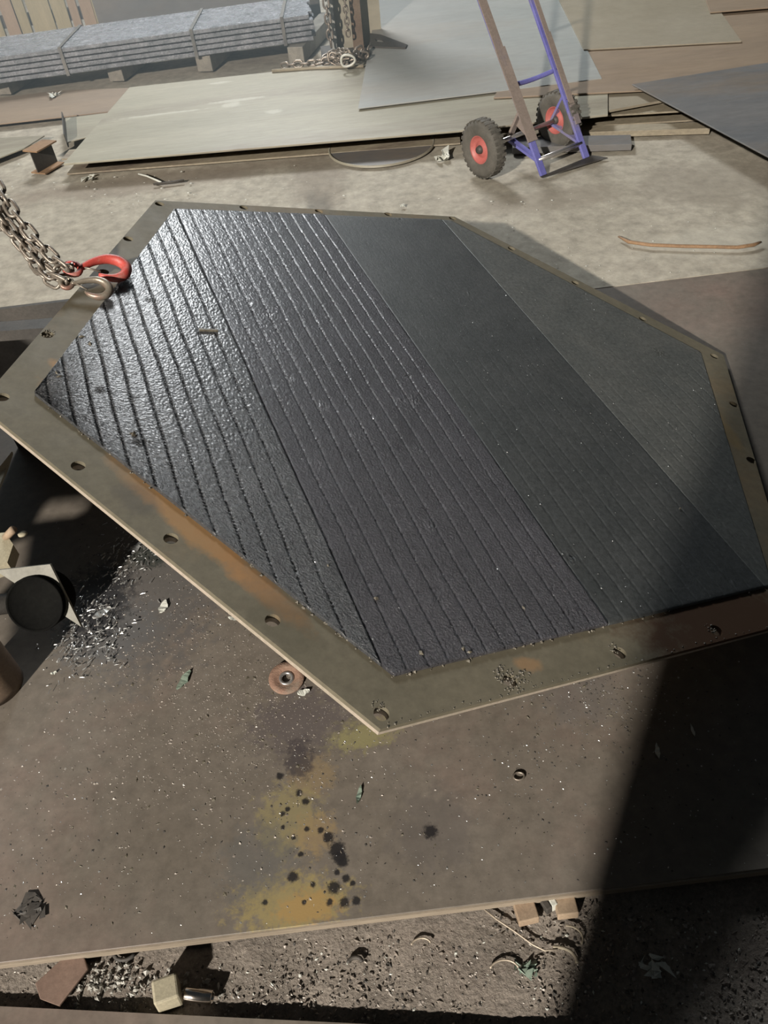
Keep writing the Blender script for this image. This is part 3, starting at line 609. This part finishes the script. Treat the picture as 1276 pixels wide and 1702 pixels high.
# crate of upright boards at the top left
y0 = 7.7
PC = empty('board_rack', (-2.4, y0, 0), 'rack of pale upright wooden boards in the top left corner', 'wooden rack')
for (xp, wpx, kk) in ((-10, 15, 0), (8, 17, 0), (33, 20, 1), (52, 16, 0), (76, 23, 0), (92, 15, 0), (112, 23, 0), (134, 13, 1), (155, 19, 1), (168, 13, 0)):
    p = g(xp, 64-xp*.10); q = MB(); w = wpx*6.6/FOC
    q.box((p.x, y0+random.uniform(0, .02), .6), (w, .03, 1.2)); q.build('board', M['wood_b' if kk else 'wood_a'], PC)
for z in (.12, .7): q = MB(); q.box((-2.45, y0+.05, z), (1.9, .04, .09)); q.build('rail', M['dark'], PC)
# column with hanging chains, tackle heap
cb = g(590, 92)
HC = empty('steel_column', (cb.x, cb.y, 0), 'upright H-section steel column at the top centre with chains beside it', 'column')
q = MB(); q.box((cb.x-.13, cb.y+.12, .9), (.035, .16, 1.8)); q.build('flange', M['column'], HC)
q = MB(); q.box((cb.x+.03, cb.y-.0, .9), (.07, .02, 1.8)); q.build('flange', M['pipe'], HC)
q = MB(); q.box((cb.x+.03, cb.y+.13, .9), (.34, .015, 1.8)); q.build('web', M['plate'], HC)
q = MB(); q.box((cb.x+.02, cb.y+.08, .01), (.5, .34, .02)); q.build('foot_plate', M['dark'], HC)
q = MB(); q.box((cb.x+.13, cb.y+.11, .60), (.13, .02, .05)); q.build('tag', M['yellow'], HC)
LK2 = link_mesh(.062, .036, .007, M['chain'])
c1 = g(553, 100); TC = empty('hanging_chain', (c1.x, c1.y, 0), 'grey chain hanging at the top centre left of the column', 'chain')
lay_chain(TC, [V(c1.x, c1.y, 1.3), V(c1.x, c1.y, .06)], LK2, .045)
c2 = g(583, 100); TC2 = empty('hanging_chain', (c2.x, c2.y, 0), 'thin chain hanging in front of the column at the top centre', 'chain')
LK3 = link_mesh(.045, .026, .005, M['chain'])
lay_chain(TC2, [V(c2.x, c2.y, 1.3), V(c2.x, c2.y, .12)], LK3, .034)
TC3 = empty('chain_heap', g(560, 110), 'heap of chain on the floor trailing left from the column foot', 'chain')
zz = .105
lay_chain(TC3, [g(610, 92, .14), g(575, 90, .17), g(550, 100, .13), g(520, 105, zz+.02), g(485, 107, zz+.02), g(460, 112, zz)], LK2, .045, jit=.5)
lay_chain(TC3, [g(600, 80, .16), g(570, 96, .14), g(545, 92, .16), g(555, 104, .12), g(590, 101, .13), g(605, 88, .15)], LK2, .045, jit=.6)
lay_chain(TC3, [g(612, 80, .13), g(604, 96, .13), g(580, 86, .2), g(560, 86, .15), g(530, 102, .13)], LK2, .045, jit=.6)
rg = g(575, 101, .16); q = MB(); q.tube([rg+V(.042*math.cos(t)*(1+.3*math.cos(t)), -.01*math.sin(t), .034*math.sin(t)) for t in [2*math.pi*i/20 for i in range(20)]], .007, 8, closed=True)
tag(q.build('shackle_ring', M['foil']), 'pale oval shackle ring in front of the chain heap', 'shackle')
q = MB(); q.tube([g(452, 118, .105), g(520, 113, .105), g(604, 110, .105)], .010, 8); tag(q.build('steel_rod', M['edge']), 'pale rod at the back edge of the olive plate below the chain', 'rod')
z = .113
TRG = empty('dark_triangle', g(640, 72, z), 'thin dark triangle with a slot lying on the grey sheet', 'bracket')  # thin dark slotted triangle laid flat on the grey sheet
def lp(pts): return [Vector((g(x, y, z).x, g(x, y, z).y, 0)) for x, y in pts]
q = MB(); out = lp([(615, 57), (632, 59), (677, 76), (674, 81), (615, 79)]); sl = lp([(624, 66), (634, 67), (641, 72), (625, 71)])
for tri in ((0, 1, 5), (1, 2, 6), (1, 6, 5), (2, 7, 6), (2, 3, 7), (3, 4, 8), (3, 8, 7), (4, 0, 8), (0, 5, 8)):
    A_ = out+sl; q.prism([V(A_[i].x, A_[i].y, z+.007) for i in tri], .007)
q.build('plate', M['dark'], TRG)
# far things behind the bundle
for (x, m, lab) in ((300, 'dark', 'dark upright post behind the bundle at the top'), (330, 'column', 'pale grey upright post behind the bundle at the top')):
    p = g(x, 20); q = MB(); q.box((p.x, p.y, .6), (.035 if m == 'dark' else .14, .05, 1.2)); q.box((p.x, p.y, .01), (.05 if m == 'dark' else .16, .1, .02)); tag(q.build('upright_post', M[m]), lab, 'post')
q = MB(); q.box((-.98, 7.35, .6), (1.62, .012, 1.2)); tag(q.build('upright_sheet', M['plate_blue']), 'grey steel sheet standing upright far behind the bar bundle', 'steel sheet')
p = g(510, 45); q = MB(); q.box((p.x, p.y+.1, .12), (.24, .3, .24)); tag(q.build('steel_box', M['dark'], bevel=.01), 'dark box behind the right end of the bar bundle', 'box')
# curved strip on the floor, wires, small scraps
q = MB(); pp = [(1028, 393), (1045, 402), (1080, 407), (1130, 409), (1180, 410), (1225, 411), (1252, 407), (1264, 402)]
q.tube([g(x, y, .008) for x, y in pp], [.005]+[.009]*6+[.005], 8, flat=.7); tag(q.build('curved_strip', M['rust']), 'curved rusty strip lying on the concrete at the right', 'steel strip')
q = MB(); q.tube([g(230, 289, .02), g(245, 293, .012), g(268, 303, .006)], .005, 6); tag(q.build('welding_rod', M['foil']), 'thin pale rod stub on the floor below the channel', 'rod')
q = MB(); q.tube([g(255, 306, .006), g(285, 303, .006), g(306, 300, .006)], .006, 6); tag(q.build('wire_piece', M['crud']), 'dark bit of rod on the floor right of the pale rod', 'rod')
def crumple(x, y, z, r, m, name, label, cat='scrap', n=9, hh=.7):
    c = g(x, y, z); q = MB()
    for i in range(n):
        a = random.random()*6.28; P = c+V(math.cos(a), math.sin(a), 0)*r*random.random()*.7; s = r*random.uniform(.3, .7)
        q.add([P+V(random.uniform(-s, s), random.uniform(-s, s), random.uniform(0, s*hh)) for _ in range(4)]+[P+V(0, 0, 0)], [(0, 1, 2), (1, 2, 3), (2, 3, 4), (0, 2, 4)])
    return tag(q.build(name, m), label, cat)
crumple(88, 160, .03, .07, M['foil'], 'crumpled_scrap', 'white crumpled scrap on the brownish sheet at upper left')
crumple(738, 262, 0, .07, M['foil'], 'torn_scrap', 'pale torn scrap beside the round plate', hh=1)
crumple(670, 343, 0, .016, M['foil'], 'pale_pebble', 'small pale yellow lump on the concrete above the plate', 'lump', 14, 1.2)
crumple(150, 297, 0, .05, M['foil'], 'crumpled_scrap', 'pale litter on the floor below the channel left end')
crumple(52, 1512, 0, .032, M['crud'], 'dark_rag', 'dark green black rag scrap on the sheet near the left edge', 'rag', 22, .4)
def flake(x, y, l, w, ang, m, name, label, z=0, cat='flake'):
    c = g(x, y, z); q = MB(); d_ = V(math.cos(ang), math.sin(ang), 0); s_ = V(-d_.y, d_.x, 0); n = 6
    L_ = [c+d_*(l*(i/n-.5))+s_*(w*.5*math.sin(math.pi*(i+.3)/(n+.6))*random.uniform(.7, 1.2))+V(0, 0, .004+.008*abs(i/n-.5)) for i in range(n+1)]
    R_ = [c+d_*(l*(i/n-.5))-s_*(w*.5*math.sin(math.pi*(i+.3)/(n+.6))*random.uniform(.7, 1.2))+V(0, 0, .003+.004*random.random()) for i in range(n+1)]
    q.add(L_+R_+[p-V(0, 0, .002) for p in L_+R_], [(i, i+1, n+2+i, n+1+i) for i in range(n)]+[(2*n+2+i, 3*n+3+i, 3*n+4+i, 2*n+3+i) for i in range(n)])
    return tag(q.build(name, m), label, cat)
flake(306, 1132, .055, .020, 1.05, M['green'], 'metal_flake', 'greenish flake lying on the sheet left of the grinding disc')
flake(272, 1010, .040, .022, 1.3, M['foil'], 'metal_flake', 'pale curled flake on the sheet below the left rim')
flake(597, 1322, .038, .010, 1.3, M['green'], 'metal_flake', 'thin pale sliver below the yellow stain')
flake(505, 1152, .028, .018, .2, M['foil'], 'metal_flake', 'grey flake just right of the grinding disc')
flake(388, 1030, .026, .012, -.4, M['foil'], 'metal_flake', 'small flake on the sheet beside the rim edge above the disc')
flake(90, 1120, .014, .006, .3, M['foil'], 'metal_flake', 'tiny bright sliver on the sheet near the pipe foot')
flake(1150, 1215, .03, .006, 1.5, M['foil'], 'metal_flake', 'pale sliver in the dark shadow right of the plate corner')
flake(1092, 1250, .034, .01, 1.4, M['foil'], 'metal_flake', 'dim sliver in the shadow on the brown sheet')
flake(228, 912, .05, .02, 1.2, M['bright'], 'metal_flake', 'bright pointed shaving at the edge of the left shadow')
flake(170, 1020, .05, .02, .6, M['bright'], 'metal_flake', 'broad bright shaving in the heap by the left shadow')
for i, (x, y) in enumerate(((430, 858),)): pass
q = MB(); rc = g(862, 1290, .004); q.tube([rc+V(.011*math.cos(t), .008*math.sin(t), 0) for t in [2*math.pi*i/14 for i in range(14)]], .0022, 6, closed=True); tag(q.build('small_ring', M['chain']), 'tiny metal ring on the brown sheet right of centre', 'ring')
# ------------------------------------------------------------------ grit on the brown sheet
pts = []; sz = []
def cl(x, y, sx, sy, n, s0=.0015, s1=.004, z=0.0, ylim=(BY0+.01, BY1)):
    for _ in range(n):
        p = g(random.gauss(x, sx), random.gauss(y, sy), z)
        if ylim[0] < p.y < ylim[1]: pts.append(tuple(p)); sz.append(s0+(s1-s0)*random.random()**3)
for a in [(300, 1080, 90, 90, 420), (430, 1180, 100, 60, 520, .0012, .0035), (250, 1250, 140, 90, 420), (500, 1300, 130, 90, 200), (700, 1350, 260, 120, 130), (990, 1150, 70, 50, 300), (180, 1000, 60, 60, 300), (60, 1400, 120, 130, 160), (860, 1290, 40, 50, 70), (600, 1450, 300, 60, 120), (1150, 1250, 100, 150, 80), (360, 1010, 50, 40, 160), (800, 1200, 300, 100, 140)]: cl(a[0], a[1], a[2], a[3], int(a[4]*2.0), *(a[5:] or (.0015, .0048)))
h = len(pts)//2
chipset('metal_grit', pts[:h], sz[:h], M['chips'], 'brown metal grit scattered over the stained brown sheet')
chipset('metal_grit', pts[h::2], sz[h::2], M['crud'], 'dark crumbs scattered over the stained brown sheet')
chipset('metal_grit', pts[h+1::2], [s*.75 for s in sz[h+1::2]], M['bright'], 'bright metal specks scattered over the stained brown sheet')
pts = []; sz = []
for a in [(300, 1100, 120, 100, 60), (460, 1200, 90, 60, 50), (230, 1290, 120, 70, 50), (1000, 1160, 60, 40, 40), (750, 1250, 200, 80, 40), (120, 1480, 100, 60, 30)]: cl(*a, .003, .0075)
chipset('slag_chips', pts, sz, M['slag'], 'larger slag chips scattered over the stained brown sheet', cat='slag', flat=.35)
pts = []; sz = []; cl(640, 350, 400, 25, 60, .003, .008, 0, (2.6, 9)); cl(1000, 420, 160, 60, 120, .002, .005, 0, (2.6, 9)); cl(250, 310, 180, 20, 90, .003, .012, 0, (2.6, 9))
chipset('floor_grit', pts, sz, M['foil'], 'pale grit scattered on the concrete floor')
# shavings heap at the left shadow
vs = []; q = MB()
for _ in range(460):
    x, y = random.choice(((150, 1010), (180, 1060), (210, 940), (225, 900), (120, 1085)))
    p = g(random.gauss(x, 22), random.gauss(y, 24), 0); a = random.gauss(.9, .8); l = random.uniform(.003, .016); w = random.uniform(.0005, .002)
    d_ = V(math.cos(a), math.sin(a), random.uniform(-.1, .25)); s_ = V(-math.sin(a), math.cos(a), .3)*w; p = p+V(0, 0, random.uniform(.002, .010))
    q.add([p-d_*l*.5-s_, p+d_*l*.5-s_, p+d_*l*.5+s_, p-d_*l*.5+s_, p+V(0, 0, w)], [(0, 1, 4), (1, 2, 4), (2, 3, 4), (3, 0, 4), (0, 3, 2, 1)])
tag(q.build('swarf', M['bright']), 'heap of bright metal shavings at the edge of the left shadow', 'shavings', kind='stuff')
# ------------------------------------------------------------------ rubble in the front gap
zt = -.036; yl = (-.3, BY0-.004)
for (m, n, s0, s1, lab) in (('crud', 900, .002, .006, 'dark rubble crumbs filling the front gap'), ('chips', 2100, .0012, .006, 'brown metal rubble filling the front gap'), ('foil', 380, .0013, .005, 'pale fragments among the rubble in the front gap'), ('dirt', 1700, .002, .009, 'dirt clods filling the front gap')):
    pts = []; sz = []
    for _ in range(n): cl(random.uniform(-30, 1300), random.uniform(1500, 1702), 5, 5, 1, s0, s1, zt-.004, yl)
    chipset('rubble', pts, sz, M[m], lab, flat=.5, cat='rubble')
pts = []; sz = []; cl(175, 1625, 40, 20, 260, .002, .009, zt, yl); cl(330, 1640, 40, 20, 40, .003, .009, zt, yl)
chipset('foil_litter', pts, sz, M['litter'], 'pale crumpled foil litter left of the sawn block', flat=1.2, cat='litter')
# block and bright pipe stub
P = g(284, 1668, zt)
q = MB(); q.box((P.x, P.y+.01, zt+.026), (.043, .040, .052), Matrix.Rotation(.25, 3, 'Z') @ Matrix.Rotation(.12, 3, 'Y')); tag(q.build('sawn_block', M['block'], bevel=.004), 'pale olive block standing in the rubble at the bottom left', 'block')
P1_, P2_ = g(308, 1652, zt+.014), g(353, 1658, zt+.014); q = MB(); q.lathe(P1_, P2_-P1_, [(0, 0), (.011, 0), (.0115, .002), (.0115, (P2_-P1_).length), (.008, (P2_-P1_).length), (.008, .01)], 28); tag(q.build('steel_stub', M['chrome']), 'short shiny steel stub lying right of the olive block', 'steel stub')
sheet('scrap_plate', [(58, 1634), (112, 1585), (140, 1592), (146, 1610), (98, 1672), (66, 1660)], zt+.018, .006, M['scrap'], 'brown flat scrap piece in the rubble at the bottom left', 'scrap')
for (x, y, w, l, m, lab, an) in ((872, 1512, .038, .05, 'tan', 'tan offcut under the sheet edge left of the pair', .1), (938, 1502, .038, .05, 'tan', 'tan offcut under the sheet edge nearest the shadow', 0), (902, 1500, .012, .04, 'crud', 'dark upright chip between the two tan offcuts', .4), (915, 1498, .012, .03, 'foil', 'bright chip between the two tan offcuts', .3)):
    p = g(x, y, zt+.006); q = MB(); q.box(p+V(0, 0, .004), (w, l, .020), Matrix.Rotation(an, 3, 'Z') @ Matrix.Rotation(-.15, 3, 'X')); tag(q.build('offcut', M[m], bevel=.002), lab, 'offcut')
q = MB(); q.tube([g(x, y, zt+.006) for x, y in ((798, 1506), (825, 1528), (855, 1548), (885, 1570), (905, 1580), (926, 1578))], .0016, 6); tag(q.build('bent_wire', M['wire']), 'thin bent wire curving through the rubble near the shadow', 'wire')
def arc(x, y, r, a0, a1, lab, m='wire', w=.0018, zo=.004):
    c = g(x, y, zt+zo); q = MB(); q.tube([c+V(r*math.cos(a0+(a1-a0)*i/12), r*.7*math.sin(a0+(a1-a0)*i/12), 0) for i in range(13)], w, 6); tag(q.build('curled_shaving', M[m]), lab, 'shaving')
arc(700, 1572, .018, .3, 2.9, 'curled shaving in the rubble at the bottom centre')
arc(838, 1615, .026, .2, 2.7, 'curled shaving in the rubble left of the green scrap')
arc(940, 1560, .03, -.6, 1.4, 'curled shaving right of the bent wire', 'edge')
arc(925, 1600, .035, -.2, 1.6, 'curled shaving close to the big shadow', 'edge', .003)
arc(208, 1582, .02, 0, 6.0, 'dark ring under the sheet edge above the foil litter', 'crud', .004)
arc(590, 1600, .012, 0, 3, 'dark curl in the rubble at the bottom centre', 'crud', .004)
crumple(876, 1612, zt-.003, .019, M['green'], 'green_scrap', 'pale green crumpled scrap in the rubble near the shadow', n=16, hh=1)
crumple(1090, 1612, zt, .028, M['foil'], 'paper_scrap', 'pale scrap deep in the shadow at the bottom right', n=14, hh=.6)
# ------------------------------------------------------------------ unseen panel added behind the camera, its edge slanted to cast the right shadow
SH0, SH1 = g(920, 1702), g(1090, 1085)
dl = (SH1-SH0).normalized()
yP = -1.0
s0_ = SH0 + dl*((yP-SH0.y)/dl.y)                       # foot of the edge, on the shadow line itself
far = SH0 + dl*((3.6-SH0.y)/dl.y); t = (yP-far.y)/(KEY.y-far.y); s1_ = far+(KEY-far)*t
ext = (s1_-s0_)
PN = [s0_+V(0, 0, .0), s0_+ext, V(4.0, yP, s1_.z), V(4.0, yP, 0)]
q = MB(); q.prism(PN, .02, (0, -1, 0))
tag(q.build('right_shadow_caster', M['dark']), 'tall dark steel panel added out of view behind the camera to cast the big right shadow', 'steel panel')
# ------------------------------------------------------------------ welding haze hanging over the back of the hall
hz = MB(); hz.box((-3.3, 8.6, 2.2), (8.4, 8.6, 4.38)); ho = hz.build('haze', M['dark'])
vm = bpy.data.materials.new('welding_haze'); vm.use_nodes = True; nt = vm.node_tree; nt.nodes.clear()
out_ = nt.nodes.new('ShaderNodeOutputMaterial'); vs_ = nt.nodes.new('ShaderNodeVolumeScatter'); nt.links.new(vs_.outputs[0], out_.inputs['Volume'])
vs_.inputs['Color'].default_value = (.76, .92, 1, 1); vs_.inputs['Density'].default_value = .085; vs_.inputs['Anisotropy'].default_value = .3
ho.data.materials.clear(); ho.data.materials.append(vm); tag(ho, 'thin bluish welding haze over the back of the workshop', 'haze', kind='stuff')
